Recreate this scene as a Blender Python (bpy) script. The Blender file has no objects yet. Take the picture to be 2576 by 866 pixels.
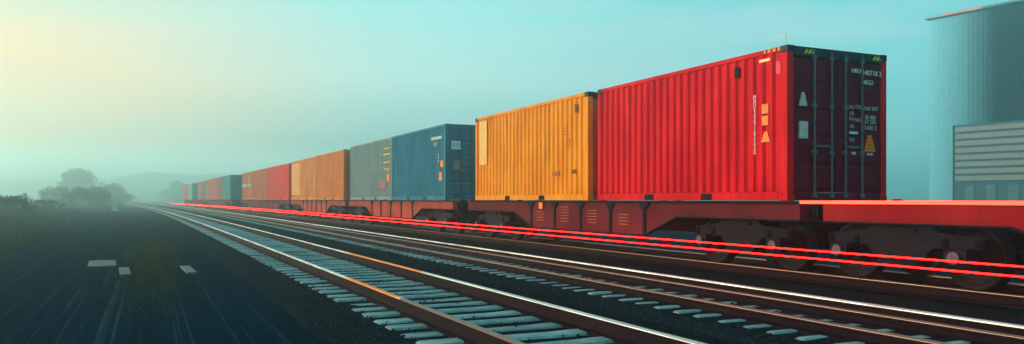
import bpy, math, random
from mathutils import Vector, Matrix, noise
random.seed(7)
sc = bpy.context.scene
COL = sc.collection
PI = math.pi
# ------------------------------------------------------------------ view
CAM_Z = 1.28
YAW = math.radians(24.9)
F = 1979.0                     # focal length in pixels of a 2576 wide picture
HX, HY = 370.0, 502.0
SY, CY = math.sin(YAW), math.cos(YAW)

def bend(a):                   # the tracks swing gently to the left far off
    u = a - 10.0
    if u < 0: return -0.005 * u
    if u > 170: return -(0.005 * 170 + 1.3e-4 * 170 * 170) - 0.05 * (u - 170)
    return -(0.005 * u + 1.3e-4 * u * u)
def bend2(a): return bend(a) * 0.7
def along(x, D, f=bend):       # distance along the track whose point at lateral D shows at pixel column x
    lo, hi = -3.0, 900.0
    for _ in range(60):
        m = (lo + hi) / 2
        d = D + f(m)
        z = m * CY + d * SY
        px = 1288 + F * (d * CY - m * SY) / max(z, .05)
        if px > x: lo = m
        else: hi = m
    return lo

# ------------------------------------------------------------------ nodes
def mat(name):
    m = bpy.data.materials.new(name); m.use_nodes = True
    nt = m.node_tree; b = nt.nodes['Principled BSDF']
    return m, nt, b
def nd(nt, t, **kw):
    n = nt.nodes.new(t)
    for k, v in kw.items(): setattr(n, k, v)
    return n
def ln(nt, a, b): nt.links.new(a, b)
def mapped(nt, scale, kind='Object'):
    tc = nd(nt, 'ShaderNodeTexCoord'); mp = nd(nt, 'ShaderNodeMapping')
    mp.inputs['Scale'].default_value = scale
    ln(nt, tc.outputs[kind], mp.inputs['Vector'])
    return mp.outputs['Vector']
def noise_n(nt, vec, scale, detail=4, rough=.55):
    n = nd(nt, 'ShaderNodeTexNoise'); n.inputs['Scale'].default_value = scale
    n.inputs['Detail'].default_value = detail; n.inputs['Roughness'].default_value = rough
    ln(nt, vec, n.inputs['Vector']); return n.outputs['Fac']
def ramp(nt, fac, stops):
    r = nd(nt, 'ShaderNodeValToRGB'); e = r.color_ramp.elements
    while len(e) < len(stops): e.new(.5)
    for i, (p, c) in enumerate(stops):
        e[i].position = p; e[i].color = (*c, 1) if len(c) == 3 else c
    ln(nt, fac, r.inputs['Fac']); return r.outputs['Color']
def mixc(nt, fac, a, b, mode='MIX'):
    m = nd(nt, 'ShaderNodeMix', data_type='RGBA', blend_type=mode)
    for sock, v in ((m.inputs['Factor'], fac), (m.inputs['A'], a), (m.inputs['B'], b)):
        if hasattr(v, 'links') or hasattr(v, 'is_output'): ln(nt, v, sock)
        elif isinstance(v, (int, float)): sock.default_value = v
        else: sock.default_value = (*v, 1)
    return m.outputs['Result']
def bump(nt, b, h, strength, dist=.02):
    bp = nd(nt, 'ShaderNodeBump'); bp.inputs['Strength'].default_value = strength
    bp.inputs['Distance'].default_value = dist
    ln(nt, h, bp.inputs['Height']); ln(nt, bp.outputs['Normal'], b.inputs['Normal'])

def paint(name, col, col2=None, rough=.42, grime=.5):
    m, nt, b = mat(name)
    v = mapped(nt, (1, 1, 1))
    big = noise_n(nt, v, .9, 5)
    vs = mapped(nt, (7, 7, .35))
    st = noise_n(nt, vs, 1.6, 5, .65)                       # rain streaks running down
    sp = noise_n(nt, v, 26, 6, .7)
    c2 = col2 or tuple(x * .62 for x in col)
    base = mixc(nt, ramp(nt, big, [(.36, (0, 0, 0)), (.68, (1, 1, 1))]), col, c2)
    dirt = ramp(nt, st, [(.46, (0, 0, 0)), (.72, (grime, grime, grime))])
    base = mixc(nt, dirt, base, tuple(x * .42 + .006 for x in col))
    rust = ramp(nt, sp, [(.66, (0, 0, 0)), (.71, (.75, .75, .75))])
    base = mixc(nt, rust, base, (.09, .035, .02))
    ln(nt, base, b.inputs['Base Color'])
    ln(nt, ramp(nt, big, [(.3, (rough,) * 3), (.7, (rough + .22,) * 3)]), b.inputs['Roughness'])
    b.inputs['Specular IOR Level'].default_value = .03
    bump(nt, b, sp, .12, .01)
    return m
def plain(name, col, rough=.6, metal=0.0, var=.35, scale=6, aniso=(1, 1, 1)):
    m, nt, b = mat(name)
    n = noise_n(nt, mapped(nt, aniso), scale, 5, .6)
    ln(nt, ramp(nt, n, [(.3, tuple(x * (1 - var) for x in col)), (.7, tuple(min(1, x * (1 + var)) for x in col))]), b.inputs['Base Color'])
    b.inputs['Roughness'].default_value = rough; b.inputs['Metallic'].default_value = metal
    b.inputs['Specular IOR Level'].default_value = .06
    bump(nt, b, n, .15, .01)
    return m
def lamp(name, col, strength):
    m, nt, b = mat(name)
    b.inputs['Base Color'].default_value = (.25, .02, .02, 1)
    b.inputs['Emission Color'].default_value = (*col, 1); b.inputs['Emission Strength'].default_value = strength
    return m

M = {}
M['red'] = paint('red_paint', (.74, .003, .012), (.54, .004, .012), .42, .75)
M['red_shaded'] = paint('red_shaded_paint', (.14, .003, .020), (.10, .003, .019), .4, .4)  # darker copy of the red, with the door end's shade put in
M['yellow'] = paint('yellow_paint', (.95, .31, .012), (.84, .23, .012), .42, .7)
M['blue'] = paint('blue_paint', (.036, .20, .29), (.028, .150, .225), .38, .6)
M['grey_blue'] = paint('grey_blue_paint', (.24, .30, .29), (.18, .26, .27), .42, .5)
M['orange'] = paint('orange_paint', (.70, .21, .045), (.58, .16, .04), .45, .4)
M['orange_pale'] = paint('pale_orange_paint', (.72, .27, .065), (.64, .18, .045), .45, .4)
M['vermilion'] = paint('vermilion_paint', (.70, .045, .028), (.56, .07, .04), .45, .4)
M['brown'] = paint('brown_paint', (.50, .15, .07), (.42, .11, .055), .5, .5)
M['tan'] = paint('tan_paint', (.55, .21, .085), (.45, .15, .07), .5, .5)
M['teal'] = paint('teal_paint', (.045, .24, .25), (.035, .19, .21), .4, .4)
M['pink'] = paint('faded_red_paint', (.50, .14, .12), (.42, .12, .11), .5, .4)
M['mauve'] = paint('mauve_paint', (.38, .13, .13), (.32, .11, .12), .5, .4)
M['pale_teal'] = paint('pale_teal_paint', (.25, .42, .38), (.20, .36, .34), .5, .4)
M['frame_dark'] = plain('dark_header_steel', (.022, .035, .038), .5, 0, .4, 9)
M['wagon'] = paint('wagon_red_oxide', (.125, .011, .016), (.08, .009, .014), .5, .7)
M['wagon_glow'] = paint('wagon_orange_glow', (.34, .055, .028), (.25, .035, .024), .5, .7)  # orange-red paint brightened to carry the red glow on the sills
M['wagon_red_lit'] = paint('wagon_red_lit_paint', (.28, .003, .006), (.20, .003, .006), .4, .4)  # red glow on the empty wagon's sill put into its paint
M['steel'] = plain('dark_running_gear_steel', (.007, .007, .012), .7, 0, .5, 7)
M['wheel'] = plain('wheel_steel', (.012, .008, .011), .6, .1, .4, 9)
M['axle_cap'] = plain('pale_axle_cap_steel', (.065, .055, .07), .5, .2, .3, 12)
M['rod'] = plain('galvanised_rod', (.10, .12, .14), .5, .2, .3, 14)
M['white'] = plain('white_lettering', (.78, .76, .72), .5, 0, .12, 20)
M['pale_plate'] = plain('pale_plate', (.42, .48, .46), .5, 0, .25, 22)
M['blue_plate'] = plain('light_blue_plate', (.36, .68, .82), .4, 0, .1, 20)
M['navy'] = plain('navy_lettering', (.03, .09, .20), .5, 0, .2, 20)
M['hazard'] = plain('hazard_orange', (.95, .20, .008), .45, 0, .15, 18)
M['signal_orange'] = plain('orange_plate', (.95, .22, .05), .45, 0, .12, 18)
M['hazard_yellow'] = plain('hazard_yellow', (.62, .60, .05), .5, 0, .3, 20)
M['rubber'] = plain('black_pocket', (.012, .014, .016), .8, 0, .4, 12)
M['trail_red'] = lamp('red_light_trail', (1, .0020, .0016), 13)  # glow of the red light trails, given a solid body
M['trail_orange'] = lamp('orange_red_light_trail', (1, .042, .007), 3.2)  # orange-red light trail along the deck edge, built solid
M['lamp_amber'] = lamp('lit_amber_lamp', (1, .35, .08), 1.6)

def rail_side():
    m, nt, b = mat('rusty_rail_side')
    n = noise_n(nt, mapped(nt, (6, .6, 6)), 2.2, 6, .65)
    ln(nt, ramp(nt, n, [(.3, (.006, .0025, .005)), (.7, (.018, .005, .008))]), b.inputs['Base Color'])
    b.inputs['Roughness'].default_value = .7; b.inputs['Specular IOR Level'].default_value = .05
    bump(nt, b, n, .2, .01); return m
M['rail'] = rail_side()
def rail_top(name, col, rough, dull=None, fade=None):
    m, nt, b = mat(name)
    n = noise_n(nt, mapped(nt, (30, .35, 1)), 2, 5, .6)
    c = ramp(nt, n, [(.36, dull or tuple(x * .8 for x in col)), (.58, col)])
    if fade:
        tc = nd(nt, 'ShaderNodeTexCoord'); sp = nd(nt, 'ShaderNodeSeparateXYZ'); ln(nt, tc.outputs['Generated'], sp.inputs[0])
        c = mixc(nt, ramp(nt, sp.outputs['Y'], [(0, (0, 0, 0)), (.07, (1, 1, 1)), (.86, (1, 1, 1)), (1, (0, 0, 0))]), fade, c)
    ln(nt, c, b.inputs['Base Color'])
    b.inputs['Metallic'].default_value = 1.0; b.inputs['Roughness'].default_value = rough
    return m
M['railtop'] = rail_top('polished_rail_head', (.97, .94, .90), .5, (.42, .34, .29))
M['railtop_glint'] = rail_top('orange_glint_rail_head', (1.0, .34, .045), .5, (.9, .26, .03), (.85, .72, .58))  # warm light reflected on the rail head, put into its colour
M['railtop_dull'] = rail_top('dull_rail_head', (.34, .20, .15), .4)

def concrete(name, a, b_, sc_=5):
    m, nt, b = mat(name)
    oi = nd(nt, 'ShaderNodeObjectInfo')
    v = mapped(nt, (1, 1, 1))
    n = noise_n(nt, v, sc_, 6, .65)
    c = ramp(nt, n, [(.3, a), (.66, b_)])
    shade = nd(nt, 'ShaderNodeMapRange'); shade.inputs['To Min'].default_value = .72; shade.inputs['To Max'].default_value = 1.12
    ln(nt, oi.outputs['Random'], shade.inputs['Value'])
    g = nd(nt, 'ShaderNodeCombineColor')
    for k in range(3): ln(nt, shade.outputs['Result'], g.inputs[k])
    ln(nt, mixc(nt, 1.0, c, g.outputs['Color'], 'MULTIPLY'), b.inputs['Base Color'])
    b.inputs['Roughness'].default_value = .62
    bump(nt, b, noise_n(nt, v, 60, 4), .25, .004)
    return m
M['sleeper'] = concrete('sleeper_concrete', (.09, .165, .175), (.26, .37, .37))
M['slab'] = concrete('slab_concrete', (.022, .045, .05), (.07, .10, .10), 7)
M['post'] = concrete('post_concrete', (.30, .36, .35), (.42, .48, .46), 3)

def ground_mat():
    m, nt, b = mat('gravel_and_worn_grass')
    v = mapped(nt, (1, 1, 1))
    big = noise_n(nt, mapped(nt, (.35, .10, 1)), 1.0, 4)
    st = noise_n(nt, mapped(nt, (9, .10, 1)), 1.5, 6, .62)      # motion-blur streaks stretched along the line
    fine = noise_n(nt, mapped(nt, (13, .045, 1)), 1.3, 5, .62)
    grit = nd(nt, 'ShaderNodeTexVoronoi'); grit.inputs['Scale'].default_value = 34; ln(nt, v, grit.inputs['Vector'])
    c = mixc(nt, ramp(nt, big, [(.40, (0, 0, 0)), (.62, (1, 1, 1))]), (.0005, .014, .032), (.002, .017, .026))
    brown = ramp(nt, noise_n(nt, mapped(nt, (.55, .16, 1)), 1.3, 3), [(.56, (0, 0, 0)), (.70, (.8, .8, .8))])
    c = mixc(nt, brown, c, (.008, .009, .013))
    c = mixc(nt, ramp(nt, st, [(.46, (0, 0, 0)), (.72, (.75, .75, .75))]), c, (.004, .029, .046))
    c = mixc(nt, ramp(nt, fine, [(.56, (0, 0, 0)), (.68, (.9, .9, .9))]), c, (.028, .070, .085))
    c = mixc(nt, ramp(nt, grit.outputs['Distance'], [(.1, (0, 0, 0)), (.7, (.35, .35, .35))]), c, (.002, .007, .012))
    ln(nt, c, b.inputs['Base Color']); b.inputs['Roughness'].default_value = .95; b.inputs['Specular IOR Level'].default_value = 0
    add = nd(nt, 'ShaderNodeMath', operation='ADD'); ln(nt, st, add.inputs[0]); ln(nt, grit.outputs['Distance'], add.inputs[1])
    bump(nt, b, add.outputs[0], .5, .03)
    return m
M['ground'] = ground_mat()
def ballast_mat():
    m, nt, b = mat('dark_ballast')
    v = mapped(nt, (1, 1, 1))
    st = noise_n(nt, mapped(nt, (7, .12, 1)), 1.6, 6, .6)
    vo = nd(nt, 'ShaderNodeTexVoronoi'); vo.inputs['Scale'].default_value = 21; ln(nt, v, vo.inputs['Vector'])
    c = ramp(nt, st, [(.32, (.005, .012, .018)), (.55, (.011, .020, .026)), (.78, (.036, .041, .043))])
    c = mixc(nt, ramp(nt, vo.outputs['Distance'], [(.15, (.0, .0, .0)), (.65, (.6, .6, .6))]), c, (.008, .010, .012))
    ln(nt, c, b.inputs['Base Color']); b.inputs['Roughness'].default_value = .9; b.inputs['Specular IOR Level'].default_value = 0
    bump(nt, b, vo.outputs['Distance'], .6, .03)
    return m
M['ballast'] = ballast_mat()
M['moss'] = plain('olive_grass_blades', (.040, .046, .012), .8, 0, .4, 5)
M['grass'] = plain('dark_grass_blades', (.040, .050, .026), .8, 0, .5, 3)
M['leaf'] = plain('dark_foliage', (.018, .030, .022), .75, 0, .5, 1.5)
M['bark'] = plain('bark', (.05, .040, .032), .85, 0, .4, 8)
M['hill'] = plain('wooded_hill', (.045, .060, .045), .9, 0, .4, .15)

# ------------------------------------------------------------------ mesh builder
class MB:
    def __init__(s): s.v = []; s.f = []
    def add(s, vs, fs):
        o = len(s.v); s.v += [tuple(p) for p in vs]; s.f += [tuple(i + o for i in f) for f in fs]; return s
    def box(s, x0, x1, y0, y1, z0, z1, ch=0.0):
        if ch <= 0:
            return s.add([(x, y, z) for x in (x0, x1) for y in (y0, y1) for z in (z0, z1)],
                  [(0, 1, 3, 2), (4, 6, 7, 5), (0, 4, 5, 1), (2, 3, 7, 6), (0, 2, 6, 4), (1, 5, 7, 3)])
        c = ch                                              # chamfered along every vertical-section edge
        prof = [(x0 + c, z0), (x1 - c, z0), (x1, z0 + c), (x1, z1 - c), (x1 - c, z1), (x0 + c, z1), (x0, z1 - c), (x0, z0 + c)]
        return s.prism_y(prof, y0, y1)
    def prism_y(s, prof, y0, y1):                           # profile in x,z
        n = len(prof)
        vs = [(x, y0, z) for x, z in prof] + [(x, y1, z) for x, z in prof]
        return s.add(vs, [(i, (i + 1) % n, n + (i + 1) % n, n + i) for i in range(n)] + [tuple(range(n))[::-1], tuple(range(n, 2 * n))])
    def prism_x(s, prof, x0, x1):                           # profile in y,z
        n = len(prof)
        vs = [(x0, y, z) for y, z in prof] + [(x1, y, z) for y, z in prof]
        return s.add(vs, [(i, (i + 1) % n, n + (i + 1) % n, n + i) for i in range(n)] + [tuple(range(n))[::-1], tuple(range(n, 2 * n))])
    def cyl(s, p, q, r, n=12, r2=None):
        p, q = Vector(p), Vector(q); d = (q - p).normalized()
        u = d.orthogonal().normalized(); w = d.cross(u); r2 = r if r2 is None else r2
        vs = [p + (u * math.cos(2 * PI * i / n) + w * math.sin(2 * PI * i / n)) * r for i in range(n)]
        vs += [q + (u * math.cos(2 * PI * i / n) + w * math.sin(2 * PI * i / n)) * r2 for i in range(n)]
        return s.add(vs, [(i, (i + 1) % n, n + (i + 1) % n, n + i) for i in range(n)] + [tuple(range(n))[::-1], tuple(range(n, 2 * n))])
    def lathe_x(s, c, prof, n=40):                          # profile of (x offset, radius) turned about the x axis
        m = len(prof); vs = []
        for i in range(n):
            t = 2 * PI * i / n
            for dx, r in prof: vs.append((c[0] + dx, c[1] + r * math.cos(t), c[2] + r * math.sin(t)))
        fs = []
        for i in range(n):
            for j in range(m - 1):
                fs.append((i * m + j, ((i + 1) % n) * m + j, ((i + 1) % n) * m + j + 1, i * m + j + 1))
        fs.append(tuple(i * m for i in range(n))); fs.append(tuple(i * m + m - 1 for i in range(n))[::-1])
        return s.add(vs, fs)
    def build(s, name, m, parent=None, smooth=False):
        me = bpy.data.meshes.new(name); me.from_pydata(s.v, [], s.f); me.materials.append(m)
        import bmesh
        bm = bmesh.new(); bm.from_mesh(me); bmesh.ops.recalc_face_normals(bm, faces=bm.faces); bm.to_mesh(me); bm.free()
        if smooth:
            for p in me.polygons: p.use_smooth = True
        o = bpy.data.objects.new(name, me); COL.objects.link(o)
        if parent: o.parent = parent
        return o
def tag(o, label=None, cat=None, group=None, kind=None):
    if label: o['label'] = label
    if cat: o['category'] = cat
    if group: o['group'] = group
    if kind: o['kind'] = kind
    return o
def empty(name, loc, rz=0):
    o = bpy.data.objects.new(name, None); COL.objects.link(o); o.empty_display_size = .3
    o.location = loc; o.rotation_euler = (0, 0, rz); return o
def sweep(prof, pts):                                       # profile (x,z) along points (x,y,z), no roll
    b = MB(); n = len(prof); vs = []
    for (x, y, z) in pts: vs += [(x + px, y, z + pz) for px, pz in prof]
    fs = []
    for k in range(len(pts) - 1):
        for i in range(n):
            j = (i + 1) % n
            fs.append((k * n + i, k * n + j, (k + 1) * n + j, (k + 1) * n + i))
    fs.append(tuple(range(n))); fs.append(tuple(range((len(pts) - 1) * n, len(pts) * n))[::-1])
    return b.add(vs, fs)
def line_pts(D, a0, a1, z, f=bend):
    pts = []; a = a0
    while a < a1 - .01:
        pts.append((D + f(a), a, z)); a += 1.0 if a < 30 else (2.5 if a < 100 else 6)
    pts.append((D + f(a1), a1, z)); return pts
def text_obj(txt, size, m, parent, loc, face, name='lettering', extr=.0015, spacing=1.0):
    cu = bpy.data.curves.new(name, 'FONT'); cu.body = txt; cu.size = size; cu.extrude = extr
    cu.align_x = 'CENTER'; cu.align_y = 'CENTER'; cu.resolution_u = 2; cu.space_line = spacing
    tmp = bpy.data.objects.new('text_source', cu); COL.objects.link(tmp)
    bpy.context.view_layer.update()
    me = bpy.data.meshes.new_from_object(tmp.evaluated_get(bpy.context.evaluated_depsgraph_get()))
    bpy.data.objects.remove(tmp); bpy.data.curves.remove(cu)
    loc = (loc[0], loc[1], loc[2] + .09)
    me.materials.clear(); me.materials.append(m)
    o = bpy.data.objects.new(name, me); COL.objects.link(o); o.parent = parent
    R = Matrix(((0, 0, -1), (-1, 0, 0), (0, 1, 0))) if face == 'side' else Matrix(((1, 0, 0), (0, 0, -1), (0, 1, 0)))
    o.matrix_local = Matrix.Translation(loc) @ R.to_4x4()
    return o

# ------------------------------------------------------------------ ground, ballast
def in_bed(D): return D
def ground_h(x, y):
    base = -.36
    left = max(0.0, min(1.0, (-3.5 - x - bend(y)*0) / 6.0))
    n = noise.noise(Vector((x * .16, y * .05, 0))) * .35 + noise.noise(Vector((x * .6, y * .2, 4))) * .10
    far = max(0.0, min(1.0, (-12 - x) / 60.0))
    h = base + left * (.30 + n) + far * .5
    h += noise.noise(Vector((x * .9, y * .12, 9))) * .025
    if x > 16: h += min(1, (x - 16) / 8) * .06 * noise.noise(Vector((x * .2, y * .2, 2)))
    return h
def axis(vals):
    out = []
    for (a, b, st) in vals:
        k = a
        while k < b - 1e-6: out.append(k); k += st
    out.append(vals[-1][1]); return out
xs = axis([(-900, -200, 70), (-200, -60, 14), (-60, -20, 2.5), (-20, 2, .5), (2, 20, 2), (20, 100, 10), (100, 900, 100)])
ys = axis([(-60, -4, 8), (-4, 40, .8), (40, 120, 4), (120, 320, 20), (320, 1500, 118)])
b = MB(); nx = len(xs)
b.add([(x, y, ground_h(x, y)) for y in ys for x in xs],
      [(j * nx + i, j * nx + i + 1, (j + 1) * nx + i + 1, (j + 1) * nx + i) for j in range(len(ys) - 1) for i in range(nx - 1)])
tag(b.build('ground', M['ground'], smooth=True), 'dark gravel ground with long pale streaks along the railway', 'ground', kind='structure')
# ballast: one bed under three tracks
prof = [(1.75, -.40), (2.32, -.205), (3.2, -.205), (4.9, -.215), (5.45, -.25), (5.85, -.145), (6.4, -.138), (8.5, -.145), (9.1, -.25), (9.9, -.215), (12.9, -.215), (13.8, -.42)]
pts = [a for a in axis([(-6, 40, .7), (40, 120, 3), (120, 420, 15)])]
b = MB(); n = len(prof)
for a in pts:
    for i, (D, z) in enumerate(prof):
        j = 0 if i in (0, n - 1) else noise.noise(Vector((D * 3, a * .8, 0))) * .018
        b.v.append((D + bend(a), a, z + j))
for k in range(len(pts) - 1):
    for i in range(n - 1): b.f.append((k * n + i, k * n + i + 1, (k + 1) * n + i + 1, (k + 1) * n + i))
tag(b.build('ballast_bed', M['ballast'], smooth=True), 'dark stone ballast bed under the rails', 'ballast', kind='structure')

b = MB()
for k in range(9000):
    a = 1.5 + 22 * random.random() ** 1.6; D = random.choice((random.uniform(1.8, 2.6), random.uniform(2.4, 5.2), random.uniform(4.9, 6.0), random.uniform(6.5, 9.6), random.uniform(-1.5, 2.0)))
    z = -.36 if D < 1.75 else None
    if z is None:
        for i in range(len(prof) - 1):
            if prof[i][0] <= D <= prof[i + 1][0]:
                t = (D - prof[i][0]) / (prof[i + 1][0] - prof[i][0]); z = prof[i][1] * (1 - t) + prof[i + 1][1] * t
    r = random.uniform(.012, .030) * (.7 if D < 1.75 else 1); x = D + bend(a)
    if D < 1.75: z = ground_h(x, a)
    if D < 1.75 and random.random() < .6: continue
    q = [Vector((random.uniform(.6, 1.2) * r * dx, random.uniform(.6, 1.3) * r * dy, random.uniform(.5, .9) * r * dz)) for dx, dy, dz in ((1, 0, 0), (0, 1, 0), (-1, 0, 0), (0, -1, 0), (0, 0, 1), (0, 0, -1))]
    rot = Matrix.Rotation(random.uniform(0, PI), 3, 'Z') @ Matrix.Rotation(random.uniform(-.6, .6), 3, 'X')
    b.add([Vector((x, a, z + r * .25)) + rot @ p for p in q], [(0, 1, 4), (1, 2, 4), (2, 3, 4), (3, 0, 4), (1, 0, 5), (2, 1, 5), (3, 2, 5), (0, 3, 5)])
M['stone'] = plain('dark_ballast_stone', (.016, .022, .027), .85, 0, .7, 14)
tag(b.build('ballast_stones', M['stone']), 'loose dark stones scattered over the ballast near the camera', 'stones', kind='stuff')

# ------------------------------------------------------------------ rails
def rail_profile(h, hw=.036):
    return [(-.07, -h), (.07, -h), (.07, -h + .015), (.012, -h + .04), (.010, -.055), (hw, -.045), (hw, -.004), (-hw, -.004), (-hw, -.045), (-.010, -.055), (-.012, -h + .04), (-.07, -h + .015)]
def rail(D, a0, a1, h, label, f=bend, top='railtop', group=None, name='rail', hw=.036, lip=.007):
    r = sweep(rail_profile(h, hw), line_pts(D, a0, a1, 0, f)).build(name, M['rail'])
    tag(r, label, 'rail', group)
    w = hw - .003
    sweep([(-hw - .0025, -.008 - lip), (w, -.003), (w, 0), (w - .008, .003), (-w + .010, .003), (-w + .002, .000), (-hw - .0025, -.007)], line_pts(D, a0, a1, .0005, f)).build('running_surface', M[top], r)
    return r
DA, DB, DF, DE, DC, DT1, DT2 = 3.0, 4.45, 6.42, 7.38, 8.02, 10.54, 12.0
G = 'rails of the foreground track'
a1, a2 = along(1012, DA), along(868, DA)
rail(DA, -2, a1 - .006, .20, 'nearest rail length, cut off by the bottom edge of the picture', top='railtop_dull', group=G)
rail(DA, a1 + .006, a2 - .006, .20, 'short rail length tinted by an orange reflection in the left rail of the nearest track', top='railtop_glint', group=G)
rail(DA, a2 + .006, 330, .20, 'left rail of the nearest track running from the orange length into the fog', group=G)
b1, b2 = along(1078, DB), along(866, DB)
rail(DB, -2, b1 - .006, .20, 'right rail of the nearest track, the pale-topped length before the orange one', group=G)
rail(DB, b1 + .006, b2 - .006, .20, 'longer rail length tinted by an orange reflection in the right rail of the nearest track', top='railtop_glint', group=G)
rail(DB, b2 + .006, 330, .20, 'right rail of the nearest track running from the orange length into the fog', group=G)
G = 'rails of the middle track'
rail(DF, -2, 330, .15, 'dull brown left rail of the middle track with sleeper ends on both sides', bend2, 'railtop_dull', G)
rail(DE, -2, 330, .15, 'thin dull brown guard rail just left of the bright middle rail', bend2, 'railtop_dull', G, name='guard_rail', hw=.028)
rail(DC, -2, 330, .15, 'bright white-topped rail crossing the picture between guard rail and train', bend2, 'railtop', G, lip=.013)
G = 'rails under the train'
rail(DT1, -4, 330, .17, 'dark rail under the near wheels of the freight train', bend, 'railtop_dull', G)
rail(DT2, -4, 330, .17, 'dark rail under the far wheels of the freight train', bend, 'railtop_dull', G)

# ------------------------------------------------------------------ sleepers
def sleeper_mesh(L, w, top, name):
    b = MB(); cs = []
    secs = [(-L / 2, .8), (-L / 2 + .05, 1), (-.55, 1), (-.35, .86), (.35, .86), (.55, 1), (L / 2 - .05, 1), (L / 2, .8)]
    for x, k in secs:
        hw = w / 2 * (.9 + .1 * k); zt = top - .05 * (1 - k) ; c = .022
        cs.append([(x, -hw, -.36), (x, -hw + .015, zt - c), (x, -hw + .015 + c, zt), (x, hw - .015 - c, zt), (x, hw - .015, zt - c), (x, hw, -.36)])
    n = 6
    for s in cs: b.v += s
    for k in range(len(cs) - 1):
        for i in range(n): j = (i + 1) % n; b.f.append((k * n + i, k * n + j, (k + 1) * n + j, (k + 1) * n + i))
    b.f.append(tuple(range(n))); b.f.append(tuple(range((len(cs) - 1) * n, len(cs) * n))[::-1])
    return b
proto = {}
def sleepers(D, f, a0, count, pitch, L, w, top, label, group, key, far):
    b = sleeper_mesh(L, w, top, 'sleeper')
    first = b.build('sleeper', M['sleeper'])
    for k in range(count):
        o = first if k == 0 else first.copy()
        if k: COL.objects.link(o)
        a = a0 + k * pitch
        o.location = (D + f(a), a + random.uniform(-.02, .02), random.uniform(-.012, .006))
        o.rotation_euler = (random.uniform(-.02, .02), random.uniform(-.006, .006), random.uniform(-.012, .012))
        tag(o, label, 'sleeper', group)
    a = a0 + count * pitch; m = MB()
    while a < far:
        x = D + f(a); m.add([(p[0] + x, p[1] + a, p[2]) for p in b.v], b.f); a += pitch
    tag(m.build('distant_sleepers', M['sleeper']), label.replace('concrete', 'distant concrete'), 'sleepers', kind='stuff')
sleepers((DA + DB) / 2, bend, 1.6, 165, .55, 2.45, .30, -.185, 'pale wide concrete sleeper under the nearest track', 'sleepers of the nearest track', 'n', 170)
sleepers((DF + DC) / 2 + .05, bend2, 3.5, 120, .42, 2.50, .18, -.122, 'pale concrete sleeper under the dull rail of the middle track', 'sleepers of the middle track', 'm', 150)

# ------------------------------------------------------------------ containers
W = 2.44
TRAIN_D = 10.04 + W / 2
DECK = 1.25
def corrugated(x, y0, y1, z0, z1, pitch, depth, sgn):        # outward = sgn * x
    b = MB(); n = max(2, round((y1 - y0) / pitch)); p = (y1 - y0) / n; ys_ = []
    for k in range(n):
        t = y0 + k * p
        ys_ += [(t, 0), (t + p * .28, 0), (t + p * .5, 1), (t + p * .78, 1)]
    ys_.append((y1, 0))
    for (y, d) in ys_:
        xx = x - sgn * depth * d
        b.v += [(xx, y, z0), (xx, y, z1)]
    for i in range(len(ys_) - 1): b.f.append((2 * i, 2 * i + 2, 2 * i + 3, 2 * i + 1))
    return b
def place(a0, a1, z, name):
    p0 = Vector((TRAIN_D + bend(a0), a0, 0)); p1 = Vector((TRAIN_D + bend(a1), a1, 0)); d = p1 - p0
    return empty(name, (p0.x, p0.y, z), math.atan2(-d.x, d.y)), d.length
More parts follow.
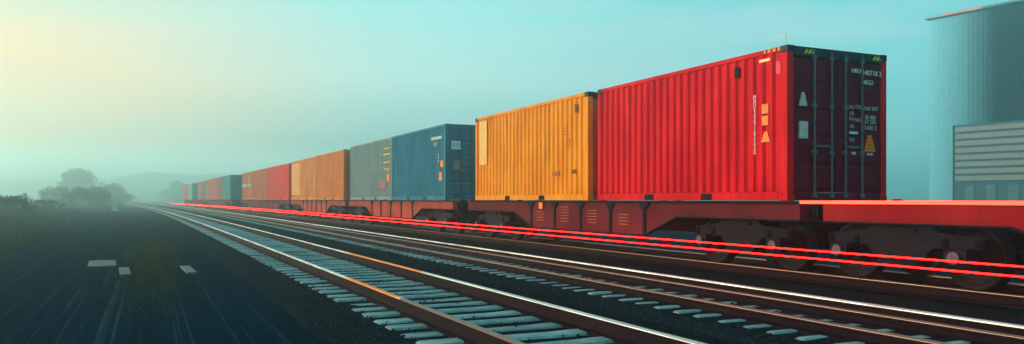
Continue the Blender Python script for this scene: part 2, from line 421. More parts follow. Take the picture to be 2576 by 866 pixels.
def container(a0, a1, H, mk, label, pitch=.25, door=None, header=None, pockets=2, depth=.036, detail=True, rods=True):
    H += .09
    root, L = place(a0, a1, DECK, 'shipping_container')
    tag(root, label, 'container', 'shipping containers on the freight train')
    m = M[mk]; md = M[door or mk]; mh = M[header or mk]
    h = W / 2; ps = .14
    for s in (-1, 1):
        corrugated(s * (h - .012), ps, L - ps, .17, H - .085, pitch, depth, s).build('side_panel', m, root)
        MB().box(s * h - .04 if s > 0 else -h, h if s > 0 else -h + .04, ps + .01, L - ps - .01, H - .09, H - .004, .008).build('top_rail', m, root)
        r = MB().box(h - .05 if s > 0 else -h, h if s > 0 else -h + .05, ps + .01, L - ps - .01, .012, .165, .008).build('bottom_rail', m, root)
        if pockets and s < 0:
            for k in range(pockets):
                yc = L * (.5 + (k - (pockets - 1) / 2) * (.31 if pockets == 2 else .26))
                MB().box(-h - .004, -h + .03, yc - .17, yc + .17, .018, .14).build('fork_pocket', M['rubber'], r)
        for (y0, y1) in ((0, ps), (L - ps, L)):
            MB().box(h - ps if s > 0 else -h, h if s > 0 else -h + ps, y0 + .003, y1 - .003, .12, H - .12, .012).build('corner_post', m, root)
            for (z0, z1) in ((0, .118), (H - .118, H)):
                MB().box(h - .162 if s > 0 else -h - .004, h + .004 if s > 0 else -h + .162, y0 - (.004 if y0 == 0 else .03), y1 + (.004 if y0 else .03), z0, z1, .014).build('corner_casting', mh if z0 else m, root)
    # roof
    b = MB(); n = max(4, round(L / .3))
    for k in range(n * 2 + 1):
        y = .1 + (L - .2) * k / (2 * n); z = H - .03 - (.018 if k % 2 else 0)
        b.v += [(-h + .045, y, z), (h - .045, y, z)]
    for k in range(n * 2): b.f.append((2 * k, 2 * k + 1, 2 * k + 3, 2 * k + 2))
    b.build('roof', m, root)
    MB().box(-h + .145, h - .145, L - .06, L - .02, .12, H - .1).build('end_panel', m, root)
    # door end
    MB().box(-h + .165, h - .165, .005, .12, H - .16, H - .006, .012).build('door_header', mh, root)
    MB().box(-h + .165, h - .165, .006, .12, .012, .15, .012).build('door_sill', md, root)
    for s in (-1, 1):
        x0, x1 = (-h + .145, -.008) if s < 0 else (.008, h - .145)
        b = MB(); z = .155; top = H - .165; nn = 5
        zs = []
        for k in range(nn):
            za = z + (top - z) * k / nn; zb = z + (top - z) * (k + 1) / nn
            zs += [(za, .050), (za + .035, .050), (za + .075, .030), (zb - .04, .030), (zb, .050)]
        for (zz, yy) in zs: b.v += [(x0 + .03, yy, zz), (x1 - .03, yy, zz)]
        for i in range(len(zs) - 1): b.f.append((2 * i, 2 * i + 1, 2 * i + 3, 2 * i + 2))
        b.box(x0, x0 + .045, .022, .085, z, top); b.box(x1 - .045, x1, .022, .085, z, top)
        d = b.build('door', md, root)
        if rods:
            for xr in (s * .17, s * .586):
                q = MB().cyl((xr, -.002, .06), (xr, -.002, H - .05), .021, 10)
                for zb in (.10, H * .32, H * .62, H - .17): q.box(xr - .05, xr + .05, -.018, .03, zb - .035, zb + .035, .008)
                q.build('locking_rod', M['rod'], d)
            q = MB().box(s * .38 - .17, s * .38 + .17, -.02, .004, H * .36 - .018, H * .36 + .018, .006); q.build('door_handle', M['rod'], d)
            for zh in (.35, H * .38, H * .66, H - .45):
                q = MB().box(x0 - .03 if s < 0 else x1 - .03, x0 + .03 if s < 0 else x1 + .03, .006, .03, zh - .06, zh + .06, .006); q.build('hinge', md, d)
    return root, L
def on_side(root, name, m, yc, zc, w, hh, off=.006, shape='rect', x=None):
    zc += .09
    x = -W / 2 + .012 - off if x is None else x
    b = MB()
    if shape == 'rect': b.box(x - .003, x + .004, yc - w / 2, yc + w / 2, zc - hh / 2, zc + hh / 2)
    else: b.prism_x([(yc - w / 2, zc - hh / 2), (yc + w / 2, zc - hh / 2), (yc + w * .14, zc + hh / 2), (yc - w * .14, zc + hh / 2)], x - .003, x + .004)
    return b.build(name, m, root)
def on_end(root, name, m, xc, zc, w, hh, shape='rect', y=.012):
    zc += .09
    b = MB()
    if shape == 'rect': b.box(xc - w / 2, xc + w / 2, y - .004, y + .03, zc - hh / 2, zc + hh / 2)
    else: b.prism_y([(xc - w / 2, zc - hh / 2), (xc + w / 2, zc - hh / 2), (xc + w * .12, zc + hh / 2), (xc - w * .12, zc + hh / 2)], y - .004, y + .03)
    return b.build(name, m, root)
A = lambda x: along(x, 10.04)
# --- red container
ra0, ra1 = A(1980), A(1503)
red, L = container(ra0, ra1, 2.62, 'red', 'large bright red ribbed container, nearest of the train, with door end darkened for shade', .235, 'red_shaded', 'frame_dark')
xt = -W / 2 - .002
text_obj('\n'.join('HBUE34071825'), .105, M['white'], red, (xt, .80, 1.40), 'side', 'lettering', spacing=.70)
text_obj('\n'.join('45G'), .095, M['white'], red, (xt, .80, .86), 'side', 'lettering', spacing=.72)
on_side(red, 'orange_plate', M['signal_orange'], .535, 1.56, .16, .17, x=xt)
on_side(red, 'orange_plate', M['signal_orange'], .535, 1.35, .16, .17, x=xt)
on_side(red, 'warning_marking', M['signal_orange'], .52, 1.06, .23, .19, x=xt, shape='tri')
on_side(red, 'vent', M['rubber'], 1.28, 2.32, .11, .20, x=xt)
on_side(red, 'amber_marker_lamp', M['lamp_amber'], .55, 2.43, .26, .045, x=xt)
on_side(red, 'hazard_stripe', M['hazard'], .36, 2.575, .40, .055, x=-W / 2 - .006)
for k in range(3): on_side(red, 'hazard_bar', M['rubber'], .25 + k * .12, 2.575, .03, .05, x=-W / 2 - .010)
on_side(red, 'data_plate', plain('brighter_red_plate', (.75, .06, .08), .5), .21, 2.25, .11, .22, x=-W / 2 - .004)
for xc in (-.83, .86):
    for k in range(3):
        x = xc + k * .085
        MB().prism_y([(x, 2.59), (x + .05, 2.59), (x + .10, 2.665), (x + .05, 2.665)], -.004, .02).build('hazard_stripe', M['hazard_yellow'], red)
on_end(red, 'warning_marking', M['pale_plate'], -.84, 1.70, .19, .24, 'tri')
on_end(red, 'data_plate', M['pale_plate'], -.83, 1.16, .20, .30)
on_end(red, 'warning_marking', M['hazard'], .80, .97, .29, .30, 'tri')
M['stripe_dark'] = plain('dark_stripe', (.25, .06, .02), .6)
for k in range(4): on_end(red, 'marking_bar', M['stripe_dark'], .80, .875 + .06 * k, .22 - .05 * k, .009, y=.005)
def row(txt, size, x, z, m='pale_plate'): text_obj(txt, size, M[m], red, (x, .004, z), 'end', 'lettering', .003)
row('HBUE', .115, .47, 2.275, 'white'); row('340718 2', .135, .84, 2.255, 'white'); row('45G1', .12, .76, 2.08, 'white')
for z, s_ in ((1.60, 'MAX WT'), (1.44, '30 480'), (1.36, '67 200'), (1.25, 'TARE 2')): row(s_, .105, .80, z)
for z, s_ in ((1.61, 'KG'), (1.50, 'LB'), (1.40, 'KG'), (1.27, 'LB'), (1.02, 'CU')): row(s_, .09, .33, z)
row('CAP', .09, .50, 1.62); row('NET', .09, .50, 1.38)
on_end(red, 'data_plate', M['blue_plate'], .39, 1.15, .20, .045)
on_end(red, 'data_plate', M['pale_plate'], .39, .78, .10, .05); on_end(red, 'data_plate', M['pale_plate'], .80, .77, .14, .04)
q = MB().cyl((-1.14, .12, 2.71), (-1.14, .12, 2.95), .010, 8)
for k in range(3): q.cyl((-1.14, .12, 2.93 - .035 * k), (-1.14, .62, 2.89 - .02 * k), .0035, 6)
q.build('roof_aerial', M['white'], red)
# --- yellow container
ya0, ya1 = A(1479), A(1196)
yel, L = container(ya0, ya1, 2.64, 'yellow', 'golden yellow ribbed container between the red one and the blue pair', .25, 'brown', 'frame_dark')
text_obj('\n'.join('ROVEREEGCANE'), .135, M['white'], yel, (xt, L - .62, 1.92), 'side', 'lettering', spacing=.78)
M['yel_pale'] = plain('pale_yellow_plate', (.85, .44, .10), .5, 0, .12)
on_side(yel, 'pale_panel', M['yel_pale'], L - .62, 1.78, .62, 1.42, x=-W / 2 + .006)
on_side(yel, 'vent', M['stripe_dark'], .62, 2.28, .10, .22, x=xt)
on_side(yel, 'data_plate', M['stripe_dark'], .72, .66, .22, .11, x=xt); on_side(yel, 'data_plate', M['brown'], 1.7, .64, .36, .10, x=xt)
for z in (1.82, 1.74, 1.66): on_side(yel, 'marking_bar', M['stripe_dark'], 1.2, z, .20, .015, x=xt)
MB().box(xt - .002, xt, .92, 1.09, 1.41, 1.425).box(xt - .002, xt, .92, 1.09, 1.59, 1.605).box(xt - .002, xt, .92, .935, 1.428, 1.587).box(xt - .002, xt, 1.075, 1.09, 1.428, 1.587).build('marking_outline', M['stripe_dark'], yel)
# --- blue pair
ba0, ba1 = A(1120), A(986)
blu, L = container(ba0, ba1, 2.72, 'blue', 'sky blue ribbed container with pale square number plate on its door end', .20, 'blue', None, depth=.03)
p = on_end(blu, 'number_plate', M['blue_plate'], -.80, 1.94, .36, .32, y=-.004)
text_obj('E17', .17, M['navy'], p, (-.80, -.012, 1.94), 'end', 'lettering', .002)
on_end(blu, 'data_plate', plain('grey_green_plate', (.16, .24, .22), .6), -.76, 1.20, .26, .36, y=.006)
on_side(blu, 'lettering_panel', M['pale_plate'], .95, 2.25, 1.15, .11, x=xt)
text_obj('9207', .24, M['pale_plate'], blu, (xt, 1.05, 2.02), 'side', 'lettering')
for z in (1.60, 1.50, 1.38): on_side(blu, 'marking_bar', M['pale_plate'], .72, z, .12, .07, x=xt)
on_side(blu, 'orange_plate', M['hazard'], .36, 1.26, .30, .24, x=xt); on_side(blu, 'orange_plate', M['signal_orange'], .50, .79, .30, .30, x=xt)
ga0, ga1 = A(985) + .02, A(881)
gre, L = container(ga0, ga1, 2.72, 'grey_blue', 'grey green ribbed container just behind the sky blue one, yellow dashes near its edge', .20, depth=.03)
for z, w_ in ((2.25, 1.0), (1.98, 1.05), (1.62, .95), (1.32, .9)): on_side(gre, 'marking_bar', M['yel_pale'], .75, z, w_, .05, x=xt)
on_side(gre, 'orange_plate', M['hazard'], .55, 1.28, .32, .14, x=xt); on_side(gre, 'orange_plate', M['signal_orange'], .50, .92, .34, .30, x=xt)
on_side(gre, 'red_glow_patch', M['pink'], 1.35, .60, .95, .30, x=xt)  # pink patch paints the red glow low on this side
# --- the rest of the train
cont = [(864, 794.5, 2.68, 'orange', 'deep orange container with open pale edges behind the grey green one', .30),
        (793.8, 733, 2.66, 'orange_pale', 'lighter orange container, second of the two orange ones, with faint lettering', .30),
        (719 + 7, 673.5, 2.62, 'vermilion', 'vermilion red container between the orange pair and the brown ones', .32),
        (673, 633.5, 2.62, 'brown', 'plain brown container next behind the vermilion one', .32),
        (633, 622.3, 2.62, 'tan', 'narrow looking tan container with grey middle band behind the plain brown one', .32),
        (622, 609, 2.62, 'brown', 'last brown container before the teal one, with grey middle band', .32),
        (579, 558.5, 2.78, 'teal', 'dark teal container showing a wide dark door end in the haze', .35),
        (558, 543.3, 2.76, 'mauve', 'mauve container directly behind the dark teal one', .35),
        (543, 529.2, 2.76, 'pink', 'faded red container, second behind the dark teal one', .35),
        (529, 516.3, 2.72, 'pink', 'faded red container, third behind the dark teal one', .35),
        (516, 507.8, 2.68, 'teal', 'small teal container between two faded red ones in the fog', .35),
        (507.5, 497, 2.68, 'pink', 'faded red container, fourth of its colour counted into the fog', .35),
        (483, 471.5, 2.70, 'pale_teal', 'pale teal container next to last in the fog', .35),
        (471, 462, 2.70, 'tan', 'pale orange container at the very end of the train in fog', .35)]
labels_seen = set()
spans = []
for i, (xr, xl, H, mk, lab, pit) in enumerate(cont):
    a0, a1 = A(xr), A(xl)
    if i == 11: lab = 'faded red container behind the small teal one, before the pale teal one'
    c, L = container(a0, a1, H, mk, lab, pit, pockets=2 if i < 3 else 0, rods=i < 8, door='brown' if i == 0 else None)
    spans.append((a0, a1))
    if i == 1:
        text_obj('\n'.join('CRANE'), .30, M['brown'], c, (xt, L - 2.4, 1.7), 'side', 'lettering', spacing=.8)
        on_side(c, 'pale_panel', plain('lighter_orange_panel', (.68, .29, .085), .5), L - 1.6, 1.35, 2.9, 2.2, x=-W / 2 + .008)
    if i == 0: on_side(c, 'amber_plate', M['hazard'], 1.2, .95, .25, .22, x=xt)
    if i in (4, 5): on_side(c, 'grey_band', M['pale_teal'], L / 2, 1.32, L - .5, .30, x=xt)
    if i == 2: on_side(c, 'red_panel', M['red'], L * .28, 1.75, L * .36, .95, x=xt)
    if i == 6:
        on_end(c, 'white_strip', M['white'], .30, 1.25, .10, 1.3)

# ------------------------------------------------------------------ wagons
def bogie(root, yc):
    bg = MB()
    for s in (-1, 1):
        x0, x1 = (-1.08, -.99) if s < 0 else (.99, 1.08)
        bg.prism_x([(yc - 1.32, .60), (yc - 1.30, .74), (yc - .62, .80), (yc - .45, .90), (yc + .45, .90), (yc + .62, .80), (yc + 1.30, .74), (yc + 1.32, .60),
                    (yc + .56, .58), (yc + .34, .34), (yc - .34, .34), (yc - .56, .58)], x0, x1)
        bg.box(x0 - .04, x1 + .03, yc - .30, yc + .30, .80, .845)
        bg.box(x0 - .012, x1 + .012, yc - .36, yc + .36, .30, .36)
    bg.box(-.985, .985, yc - .16, yc + .16, .50, .82)
    bo = bg.build('bogie', M['steel'], root)
    for dy in (-1.0, 1.0):
        ax = MB().cyl((-1.1, yc + dy, .46), (1.1, yc + dy, .46), .075, 14); ax.build('axle', M['steel'], bo)
        for s in (-1, 1):
            xc = s * .73
            pr = [(-.07, .10), (-.06, .15), (-.022, .19), (-.018, .37), (-.07, .40), (-.07, .46), (.05, .455), (.062, .485), (.088, .485), (.088, .40), (.03, .37), (.025, .19), (.06, .15), (.07, .10)]
            if s > 0: pr = [(-p, r) for p, r in pr][::-1]
            MB().lathe_x((xc, yc + dy, .46), pr, 44).build('wheel', M['wheel'], bo, True)
            MB().box(s * 1.13 - .09, s * 1.13 + .09, yc + dy - .17, yc + dy + .17, .34, .60, .03).build('axle_box', M['steel'], bo)
            MB().cyl((s * 1.20, yc + dy, .47), (s * 1.26, yc + dy, .47), .09, 20).build('axle_cap', M['axle_cap'], bo)
            for k in (-1, 1):
                sp = MB(); prf = []
                for i in range(9): prf.append((.58 + i * .018, .068 if i % 2 == 0 else .050))
                n = 12; vs = []; yk = yc + dy + k * .24
                for (z, r) in prf: vs += [(s * 1.06 + r * math.cos(2 * PI * q / n), yk + r * math.sin(2 * PI * q / n), z) for q in range(n)]
                sp.add(vs, [(m * n + q, m * n + (q + 1) % n, (m + 1) * n + (q + 1) % n, (m + 1) * n + q) for m in range(len(prf) - 1) for q in range(n)] + [tuple(range(n))[::-1], tuple(range(len(vs) - n, len(vs)))])
                sp.build('spring', M['wheel'], bo)
def wagon(a0, a1, label, b0=1.5, b1=1.6, mk='wagon', depth0=.50, ribs=None, detail=True):
    root, L = place(a0, a1, 0, 'container_wagon')
    tag(root, label, 'wagon', 'container wagons of the freight train')
    m = M[mk]
    f0, f1 = b0 + 1.75, b0 + 2.95                          # the deep middle of the sill starts past the bogie
    g1, g0 = L - b1 - 1.75, L - b1 - 2.95
    for s in (-1, 1):
        x0, x1 = (-1.19, -1.172) if s < 0 else (1.172, 1.19)
        web = MB().prism_x([(0.02, 1.20), (0.02, .93), (f0, .93), (f1, depth0), (g0, depth0), (g1, .93), (L - .02, .93), (L - .02, 1.20)], x0, x1)
        n = max(3, int((g0 - f1) / 1.35))
        xo0, xo1 = (-1.222, -1.193) if s < 0 else (1.193, 1.222)
        sl = web.build('side_sill', m, root)
        MB().box(-1.235 if s < 0 else 1.10, -1.10 if s < 0 else 1.235, 0, L, 1.203, 1.2475, .006).build('top_flange', M['steel'], sl)
        fl = MB()
        def flange(p, q, fl=fl, s=s):
            t = .028
            fl.prism_x([(p[0], p[1] - .001), (q[0], q[1] - .001), (q[0], q[1] - t), (p[0], p[1] - t)], -1.235 if s < 0 else 1.12, -1.12 if s < 0 else 1.235)
        flange((0, .93), (f0, .93)); flange((f0, .93), (f1, depth0)); flange((f1, depth0), (g0, depth0)); flange((g0, depth0), (g1, .93)); flange((g1, .93), (L, .93))
        fl.build('bottom_flange', M['steel'], sl)
        for k in range(n + 1):
            yk = f1 + (g0 - f1) * k / n
            MB().box(xo0, xo1, yk - .045, yk + .045, depth0 + .003, 1.199).prism_x([(yk - .05, 1.05), (yk + .05, 1.05), (yk + .20, 1.198), (yk - .20, 1.198)], xo0 - .012, xo1 + .012).build('stiffener', M['steel'], sl)
            if detail and k < n and s < 0:                    # slatted panels and dull data panels between stiffeners
                ym = yk + (g0 - f1) / n * .62
                q = MB()
                for j in range(4 + k % 3): q.box(-1.197, -1.192, ym - .22, ym + .20, .70 + j * .075, .712 + j * .075)
                q.build('lettering_rows', M['plate_red'], sl)
    dk = MB().box(-.28, .28, 0.1, L - .1, .80, 1.198)
    y = .6
    while y < L - .5:
        dk.box(-1.165, -.285, y, y + .12, 1.0, 1.198); dk.box(.285, 1.165, y, y + .12, 1.0, 1.198); y += 1.5
    dk.build('underframe', M['steel'], root)
    for yy, sg in ((0, -1), (L, 1)):
        MB().box(-1.16, 1.16, yy - (0 if sg < 0 else .12), yy + (.12 if sg < 0 else 0), .90, 1.20, .01).build('headstock', m, root)
        for s in (-1, 1):
            bf = MB().cyl((s * .875, yy, 1.06), (s * .875, yy + sg * .10, 1.06), .12, 16).cyl((s * .875, yy + sg * .10, 1.06), (s * .875, yy + sg * .18, 1.06), .085, 14)
            bf.cyl((s * .875, yy + sg * .18, 1.06), (s * .875, yy + sg * .215, 1.06), .225, 24)
            bf.build('buffer', M['steel'], root)
        MB().box(-.05, .05, yy + (sg * .02 if sg > 0 else -.20), yy + (.20 if sg > 0 else -.02), .92, 1.06, .02).build('coupling_hook', M['steel'], root)
    bogie(root, b0); bogie(root, L - b1)
    return root, L
M['plate_red'] = plain('worn_orange_lettering', (.50, .16, .08), .55, 0, .4, 25)
w1, L1 = wagon(ra0 - .28, ya1 + .75, 'dark red flat wagon with deep ribbed sill carrying red and yellow containers', 1.62, 1.9)
MB().box(-1.245, -1.238, L1 - 5.62, L1 - 5.40, 1.02, 1.20).build('orange_plate', M['signal_orange'], w1)
w0, L0 = wagon(ra0 - .28 - .46 - 18.5, ra0 - .28 - .46, 'empty flat wagon coloured with red glow, light trail along its deck, cut off by right edge', 1.9, 1.35, 'wagon_red_lit', .55, detail=False)
lb = MB().box(-1.262, -1.238, .3, L0 + .42, 1.205, 1.262, .006); lb.build('deck_light_trail', M['trail_orange'], w0)  # glowing strip added for the light trail over the deck edge
w2, _ = wagon(ba0 - .7, ga1 + .45, 'flat wagon under the sky blue and grey green containers', 1.6, 1.7, 'wagon_glow')
w3, _ = wagon(spans[0][0] - .25, spans[1][1] + .3, 'flat wagon under the two orange containers', 1.6, 1.6, 'wagon_glow')
w4, _ = wagon(spans[2][0] - .25, spans[5][1] + .3, 'long flat wagon under the vermilion, brown and tan containers', 1.8, 1.8)
w5, _ = wagon(spans[6][0] - 1.0, spans[9][1] + .2, 'hazy flat wagon under the dark teal container and those behind it', 1.8, 1.8, detail=False)
w6, _ = wagon(spans[10][0] + .5, spans[13][1] + .5, 'last flat wagon of the train, nearly lost in fog', 1.8, 1.8, detail=False)

# ------------------------------------------------------------------ red light trails built as glowing tubes, on added stakes
def trail(D, z, label):
    n = 8; r = .0115
    pr = [(r * math.cos(2 * PI * i / n), r * math.sin(2 * PI * i / n)) for i in range(n)]
    o = sweep(pr, line_pts(D, -3, 190, z)).build('light_trail', M['trail_red'], smooth=True)
    tag(o, label, 'light tube', 'red light trails beside the train'); return o
DL = 9.66
trail(DL, .46, 'upper of the two red light trails in front of the train wheels')
trail(DL, .335, 'lower of the two red light trails in front of the train wheels')
stake = MB().box(-.004 + .026, .004 + .026, -.004, .004, -.30, .485, .001).box(.0105, .0215, -.008, .008, .452, .468).box(.0105, .0215, -.008, .008, .327, .343)  # added stakes, only there to carry the light trails
a = 2.5; st0 = None
for k in range(16):
    o = stake.build('stake', M['steel']) if st0 is None else st0.copy()
    if st0 is None: st0 = o
    else: COL.objects.link(o)
    o.location = (DL + bend(a), a, 0); a += 6.0
    tag(o, 'thin dark added stake holding the red light trails beside the train', 'stake', 'added stakes of the red light trails')

# ------------------------------------------------------------------ left side: slabs, post, plants
def at(px, py, z=-.36):       # ground point seen at a pixel
    d = (CAM_Z - z) * F / (py - HY); X = (px - 1288) / F * d
    return (X * CY + d * SY, -X * SY + d * CY)
for (px, py, w_, l_, lab) in ((257, 666, .62, 2.0, 'wide pale concrete cover slab in the gravel, left of the others'),
                              (314, 684, .22, 2.0, 'narrow pale concrete cover slab beside the wide one in the gravel'),
                              (474, 681, .22, 1.9, 'pale concrete cover slab between olive grass and the tracks')):
    x, y = at(px, py); h = ground_h(x, y)
    s = MB().box(-w_ / 2, w_ / 2, -l_ / 2, l_ / 2, -.06, .035, .012).build('cover_slab', M['slab']); s.location = (x, y, h)
    s.rotation_euler = (0, 0, .04)
    tag(s, lab, 'slab', 'cover slabs in the gravel')
x, y = at(289, 531.5); h = ground_h(x, y)
b = MB(); pr = []
for i in range(13):
    t = PI * i / 12; pr.append((.38 * math.cos(t), 1.42 + .34 * math.sin(t)))
b.prism_y([(-.38, -.1), (.38, -.1)] + pr, -.22, .22)
o = b.build('marker_post', M['post']); o.location = (x, y, h); o.rotation_euler = (0, 0, -.35)
MB().box(-.46, .46, -.30, .30, -.12, .10, .02).build('plinth', M['post'], o)
tag(o, 'pale round-topped concrete marker post in the misty grass', 'marker post')

def blades(name, m, spots, hmin, hmax, label, wid=.012):
    b = MB()
    for (x, y) in spots:
        z = ground_h(x, y) - .01; h = random.uniform(hmin, hmax); t = random.uniform(0, PI); dx, dy = math.cos(t) * wid, math.sin(t) * wid
        lx, ly = random.gauss(0, h * .35), random.gauss(0, h * .35) 
        b.add([(x - dx, y - dy, z), (x + dx, y + dy, z), (x + dx * .6 + lx * .4, y + dy * .6 + ly * .4, z + h * .6), (x + lx, y + ly, z + h), (x - dx * .6 + lx * .4, y - dy * .6 + ly * .4, z + h * .6)], [(0, 1, 2, 3, 4)])
    tag(b.build(name, m), label, 'grass', kind='stuff')
sp = []
for k in range(9000):
    y = random.uniform(9, 75) if random.random() < .5 else 9 + 30 * random.random() ** 1.3
    x = -3.8 - abs(random.gauss(0, 1)) * (4 + y * .14)
    if noise.noise(Vector((x * .5, y * .2, 3))) > -.12: sp.append((x, y))
blades('grass', M['grass'], sp, .10, .38, 'dark rough grass on the verge left of the gravel', .018)
sp = []
cx, cy = at(388, 640)
for k in range(12000):
    y = cy + random.gauss(0, 6.5); x = at(388, 640)[0] + .010 * (y - cy) + random.gauss(0, .36)
    if y > 12: sp.append((x, y))
blades('moss_patch', M['moss'], sp, .02, .07, 'olive green grass strip growing in the gravel', .010)

def tree(px, dist, top_py, wpx, label, seed, name='tree', low=.04, n=7500, trunk=True, cat='tree', base=None):
    rnd = random.Random(seed)
    X = (px - 1288) / F * dist; x, y = X * CY + dist * SY, -X * SY + dist * CY
    z0 = ground_h(x, y) if base is None else base
    H = CAM_Z + (HY - top_py) / F * dist - z0; Wd = wpx / F * dist / 2
    root = empty(name, (x, y, z0)); tag(root, label, cat, 'misty trees and bushes')
    t = MB(); t.cyl((0, 0, -.1), (rnd.uniform(-.1, .1), 0, H * .5), .035 * H * .6, 8, .014 * H); tips = []
    for k in range(9):
        an = rnd.uniform(0, 2 * PI); h0 = H * rnd.uniform(.12, .5); r = Wd * rnd.uniform(.4, .8)
        q = (math.cos(an) * r, math.sin(an) * r, h0 + H * rnd.uniform(.12, .3)); t.cyl((0, 0, h0), q, .012 * H, 6, .004 * H); tips.append(q)
    t.build('trunk', M['bark'], root)
    c = MB(); clumps = []
    for k in range(90):
        u = rnd.uniform(low, 1); rr = Wd * .86 * math.sqrt(max(.02, 1 - ((u - .30) / .74) ** 2)) * math.sqrt(rnd.random())
        an = rnd.uniform(0, 2 * PI); cr = min(rnd.uniform(.14, .30) * Wd, H * rnd.uniform(.14, .24)); clumps.append((math.cos(an) * rr, math.sin(an) * rr, u * (H - cr * 1.05), cr))
    for k in range(n):
        cx_, cy_, cz_, cr = clumps[k % len(clumps)]
        p = Vector((rnd.gauss(0, 1), rnd.gauss(0, 1), rnd.gauss(0, .8))); p = p.normalized() * cr * (.55 + .5 * rnd.random())
        p += Vector((cx_, cy_, cz_)); s = H * rnd.uniform(.018, .038)
        u = Vector((rnd.gauss(0, 1), rnd.gauss(0, 1), rnd.gauss(0, 1))).normalized(); v = u.orthogonal().normalized()
        p.z = max(p.z, .02)
        c.add([p - u * s, p + v * s * .6, p + u * s, p - v * s * .6], [(0, 1, 2, 3)])
    c.build('crown', M['leaf'], root)
    return root
tree(203, 330, 420, 120, 'tallest rounded tree standing above the misty bushes on the left', 1)
tree(275, 250, 458, 115, 'broad dark tree right of the tallest one in mist', 2)
tree(150, 200, 466, 130, 'broad low tree left of the tallest one in mist', 3)
tree(325, 360, 486, 60, 'small faint bush at the right foot of the misty trees', 4, 'bush', .02, 1500, cat='bush')
tree(222, 150, 466, 175, 'wide dark bush in front of the tallest misty tree', 5, 'bush', .02, cat='bush')
tree(26, 66, 486, 130, 'dark bush at the left edge of the picture', 6, 'bush', .02, cat='bush')
tree(62, 150, 484, 26, 'slim pointed young tree near the left edge', 7, 'tree', .05, 1200)
tree(-40, 150, 478, 110, 'bush just outside the left edge, half seen in mist', 8, 'bush', .02, 1500, cat='bush')
tree(112, 90, 500, 110, 'low dark shrub between the left bush and the misty trees', 9, 'bush', .02, cat='bush')
tree(446, 430, 452, 46, 'faint tree in fog just left of the last container', 10)
tree(418, 480, 474, 40, 'faintest low bush in fog beside the end of the train', 11, 'bush', .02, 1500, cat='bush')

# hills far off
def ridge(x0, x1, dist, prof_fn, name):
    b = MB(); N = 60
    for k in range(N + 1):
        px = x0 + (x1 - x0) * k / N; X = (px - 1288) / F * dist
        top = CAM_Z + (HY - prof_fn(px)) / F * dist
        for (dd, zz) in ((0, -.5), (35, top * .55), (50, top), (110, top * .8), (170, -.5)):
            d = dist + dd; XX = (px - 1288) / F * d
            b.v.append((XX * CY + d * SY, -XX * SY + d * CY, zz + (noise.noise(Vector((k * .7, dd, 1))) * .7 if zz > 0 else 0)))
    for k in range(N):
        for i in range(4): b.f.append((k * 5 + i, k * 5 + i + 1, k * 5 + 6 + i, k * 5 + 5 + i))
    tag(b.build(name, M['hill'], smooth=True), 'low hills nearly lost in the fog on the horizon', 'hill', kind='structure')
ridge(-250, 760, 860, lambda p: 452 - 20 * math.exp(-((p - 440) / 170) ** 2) + 4 * math.sin(p * .03) + 40 * max(0, (p - 560) / 200), 'hills')

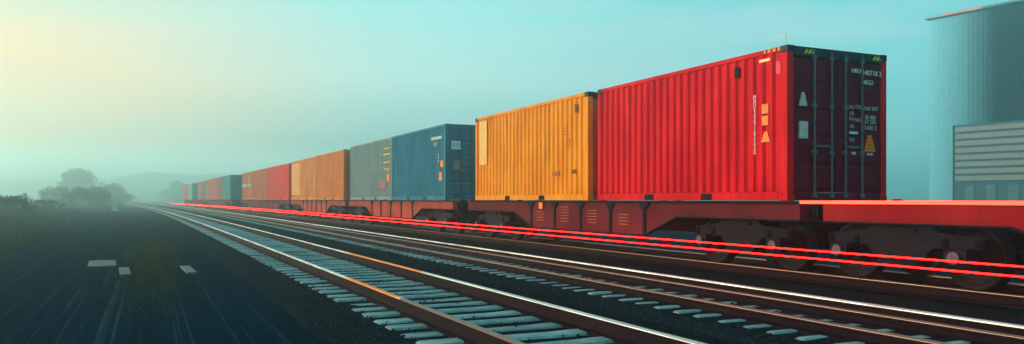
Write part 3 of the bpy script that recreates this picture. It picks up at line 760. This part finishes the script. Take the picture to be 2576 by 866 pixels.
# ------------------------------------------------------------------ hazy building on the right
def building():
    d0 = 105.0; th = math.radians(33.3) - YAW                # its wall runs 8 degrees left of the tracks
    X = (2338 - 1288) / F * d0; x, y = X * CY + d0 * SY, -X * SY + d0 * CY
    root = empty('warehouse', (x, y, -.36), th)
    tag(root, 'tall dark teal building with slatted lower front, half hidden in haze on the right', 'building')
    H = CAM_Z + (HY - 50) / F * d0 + .36
    Lb = 33.0                                                # local -y runs towards the viewer, local +x is depth
    n = 54; pw = Lb / n
    zt = CAM_Z + .36 + (HY - 322) / F * (d0 - 2.5); zb = CAM_Z + .36 + (HY - 461) / F * (d0 - 2.5)
    haze_fade = []
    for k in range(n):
        t = min(1, k / 13); haze_fade.append(t)
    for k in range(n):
        t = haze_fade[k]
        colr = tuple(a_ * (1 - t) + b_ * t for a_, b_ in zip((.17, .50, .64), (.008, .022, .036)))  # panels run from sky tone to dark, a painted fade into haze
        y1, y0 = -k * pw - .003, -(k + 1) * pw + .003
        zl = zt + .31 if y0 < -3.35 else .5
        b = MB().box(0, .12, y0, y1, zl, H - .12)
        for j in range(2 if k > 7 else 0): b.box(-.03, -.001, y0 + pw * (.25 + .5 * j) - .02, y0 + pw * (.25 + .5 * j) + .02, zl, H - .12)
        b.build('cladding_panel', plain('cladding_haze_fade', colr, .55, 0, .12, 2), root)
    MB().box(.13, 12, -Lb, 0, 0, H - .14).build('wall', plain('warehouse_wall', (.05, .08, .09), .7, 0, .2, 1), root)
    rf = MB().box(-.55, 12.3, -Lb - .3, .35, H, H + .30, .05).build('roof', plain('roof_sheet', (.18, .26, .28), .5, 0, .2, 1), root)
    for y0, y1, c in ((-2.0, .3, (.26, .42, .46)), (-7.0, -2.01, (.72, .22, .14)), (-Lb, -7.01, (.10, .18, .21))):  # salmon length puts the warm light on the eave into its colour
        MB().box(-.58, -.553, y0, y1, H + .03, H + .26).build('fascia', plain('fascia_tone', c, .5, 0, .15, 2), rf)
    nn = 8; ph = (zt - zb) / nn
    y1 = -3.5
    MB().box(-.02, .11, -Lb, -3.36, zb - .1, zt + .3).build('louvre_backing', plain('louvre_shadow_blue', (.04, .10, .15), .7), root)
    for k in range(nn):
        z0 = zb + k * ph
        MB().box(-.20, -.025, -Lb, y1, z0 + ph * .30, z0 + ph * .98, .02).build('slat', plain('slat_grey', (.20, .22, .21), .6, 0, .15, 2), root)
    MB().box(-.03, .10, -Lb, -3.36, .5, zb - .12).build('lower_wall', plain('lower_wall_teal', (.04, .10, .12), .6, 0, .15, 1), root)
    for k in range(5): MB().box(-.10, -.035, -4.6 - k * 2.6 - 1.2, -4.6 - k * 2.6, .52, zb - .3, .01).build('loading_door', plain('loading_door_teal', (.07, .15, .17), .6, 0, .15, 1), root)
    MB().box(-.5, -.035, -Lb, 0, 0, .48).build('plinth', plain('pale_plinth', (.42, .44, .42), .7), root)
building()

# ------------------------------------------------------------------ haze
b = MB().box(-950, 950, -70, 1700, -1.9, 28)
hz = b.build('haze', bpy.data.materials.new('haze_air'))
tag(hz, 'pale teal mist filling the air over the railway', 'haze', kind='stuff')
hm = hz.data.materials[0]; hm.use_nodes = True; nt = hm.node_tree; nt.nodes.clear()
out = nd(nt, 'ShaderNodeOutputMaterial'); pv = nd(nt, 'ShaderNodeVolumePrincipled')
pv.inputs['Color'].default_value = (.70, 1.0, 1.0, 1); pv.inputs['Density'].default_value = .0035
pv.inputs['Anisotropy'].default_value = .82
ln(nt, pv.outputs['Volume'], out.inputs['Volume'])

# ------------------------------------------------------------------ sky and sun
SUN_AZ, SUN_EL = math.radians(-52), math.radians(9)
S = Vector((math.sin(SUN_AZ) * math.cos(SUN_EL), math.cos(SUN_AZ) * math.cos(SUN_EL), math.sin(SUN_EL)))
w = bpy.data.worlds.new('World'); sc.world = w; w.use_nodes = True; nt = w.node_tree
bg = nt.nodes['Background']
sky = nd(nt, 'ShaderNodeTexSky', sky_type='NISHITA'); sky.sun_disc = False
sky.sun_elevation = SUN_EL; sky.sun_rotation = SUN_AZ % (2 * PI); sky.air_density = 1.2; sky.dust_density = 2.5
tc = nd(nt, 'ShaderNodeTexCoord'); sep = nd(nt, 'ShaderNodeSeparateXYZ'); ln(nt, tc.outputs['Generated'], sep.inputs[0])
dt = nd(nt, 'ShaderNodeVectorMath', operation='DOT_PRODUCT'); ln(nt, tc.outputs['Generated'], dt.inputs[0])
dt.inputs[1].default_value = (math.sin(-.95), math.cos(-.95), 0)
def mr(v, a, b, c, d, smooth=True):
    m = nd(nt, 'ShaderNodeMapRange'); m.interpolation_type = 'SMOOTHSTEP' if smooth else 'LINEAR'
    for k, x in (('From Min', a), ('From Max', b), ('To Min', c), ('To Max', d)): m.inputs[k].default_value = x
    ln(nt, v, m.inputs['Value']); return m.outputs['Result']
K = 10.0                                                     # the colours below are divided by the background strength
def k3(c): return tuple(x * K for x in c)
elev = sep.outputs['Z']
base = ramp(nt, mr(elev, -.05, .45, 0, 1, False), [(.0, (.40, .88, .84)), (.12, (.36, .76, .72)), (.24, (.36, .70, .67)), (.40, (.66, 1.02, .94)), (.57, (.46, 1.02, .99)), (1, (.16, .58, .72))])
warm = mr(dt.outputs['Value'], .28, .76, 0, 1)
band = ramp(nt, mr(elev, 0, .4, 0, 1, False), [(0, (.45, .45, .45)), (.18, (.82, .82, .82)), (.34, (1, 1, 1)), (.47, (.75, .75, .75)), (.64, (.30, .30, .30)), (1, (.1, .1, .1))])
cl = noise_n(nt, mapped(nt, (2.0, 2.0, 14)), 1.6, 5, .5)
wm = nd(nt, 'ShaderNodeMath', operation='MULTIPLY'); ln(nt, warm, wm.inputs[0]); ln(nt, band, wm.inputs[1])
wm2 = nd(nt, 'ShaderNodeMath', operation='MULTIPLY'); ln(nt, wm.outputs[0], wm2.inputs[0]); ln(nt, mr(cl, .25, .75, .62, 1.2, False), wm2.inputs[1])
base = mixc(nt, mr(dt.outputs['Value'], .30, -.10, 0, .85), base, (.21, .78, .85))
g = mixc(nt, wm2.outputs[0], base, (1.62, .92, .36))
veil = ramp(nt, mr(cl, .40, .68, 0, .42), [(0, (0, 0, 0)), (1, (1, 1, 1))])
g = mixc(nt, veil, g, (.70, .94, .89))
gm = nd(nt, 'ShaderNodeMath', operation='MULTIPLY'); ln(nt, mr(dt.outputs['Value'], .05, .65, 0, 1), gm.inputs[0]); ln(nt, mr(elev, .075, .005, 0, 1), gm.inputs[1])
g = mixc(nt, gm.outputs[0], g, (1.55, 2.55, 2.35))    # bright mist low over the line
gk = nd(nt, 'ShaderNodeVectorMath', operation='SCALE'); ln(nt, g, gk.inputs[0]); gk.inputs['Scale'].default_value = K
fin = mixc(nt, .88, sky.outputs['Color'], gk.outputs['Vector'])
ln(nt, fin, bg.inputs['Color']); bg.inputs['Strength'].default_value = 1.0 / K

sl = bpy.data.lights.new('sun', 'SUN'); sl.energy = 5.0; sl.angle = math.radians(1.5); sl.color = (1, .80, .58)
so = bpy.data.objects.new('sun', sl); COL.objects.link(so); so.rotation_euler = S.to_track_quat('Z', 'Y').to_euler(); so.location = (-30, 20, 14)

# ------------------------------------------------------------------ camera
cam = bpy.data.cameras.new('camera'); cam.sensor_width = 36; cam.lens = 36 * F / 2576
cam.shift_y = (HY - 433) / 2576; cam.clip_end = 5000; cam.clip_start = .05
co = bpy.data.objects.new('camera', cam); COL.objects.link(co); co.location = (0, 0, CAM_Z); co.rotation_euler = (PI / 2, 0, -YAW)
sc.camera = co
sc.view_settings.view_transform = 'Standard'; sc.view_settings.look = 'None'; sc.view_settings.exposure = 0.0; sc.view_settings.gamma = 1
sc.render.engine = 'CYCLES'
c = sc.cycles; c.use_denoising = True
try: c.denoiser = 'OPENIMAGEDENOISE'
except Exception: pass
c.max_bounces = 8; c.diffuse_bounces = 3; c.glossy_bounces = 3; c.volume_bounces = 5; c.sample_clamp_indirect = 4
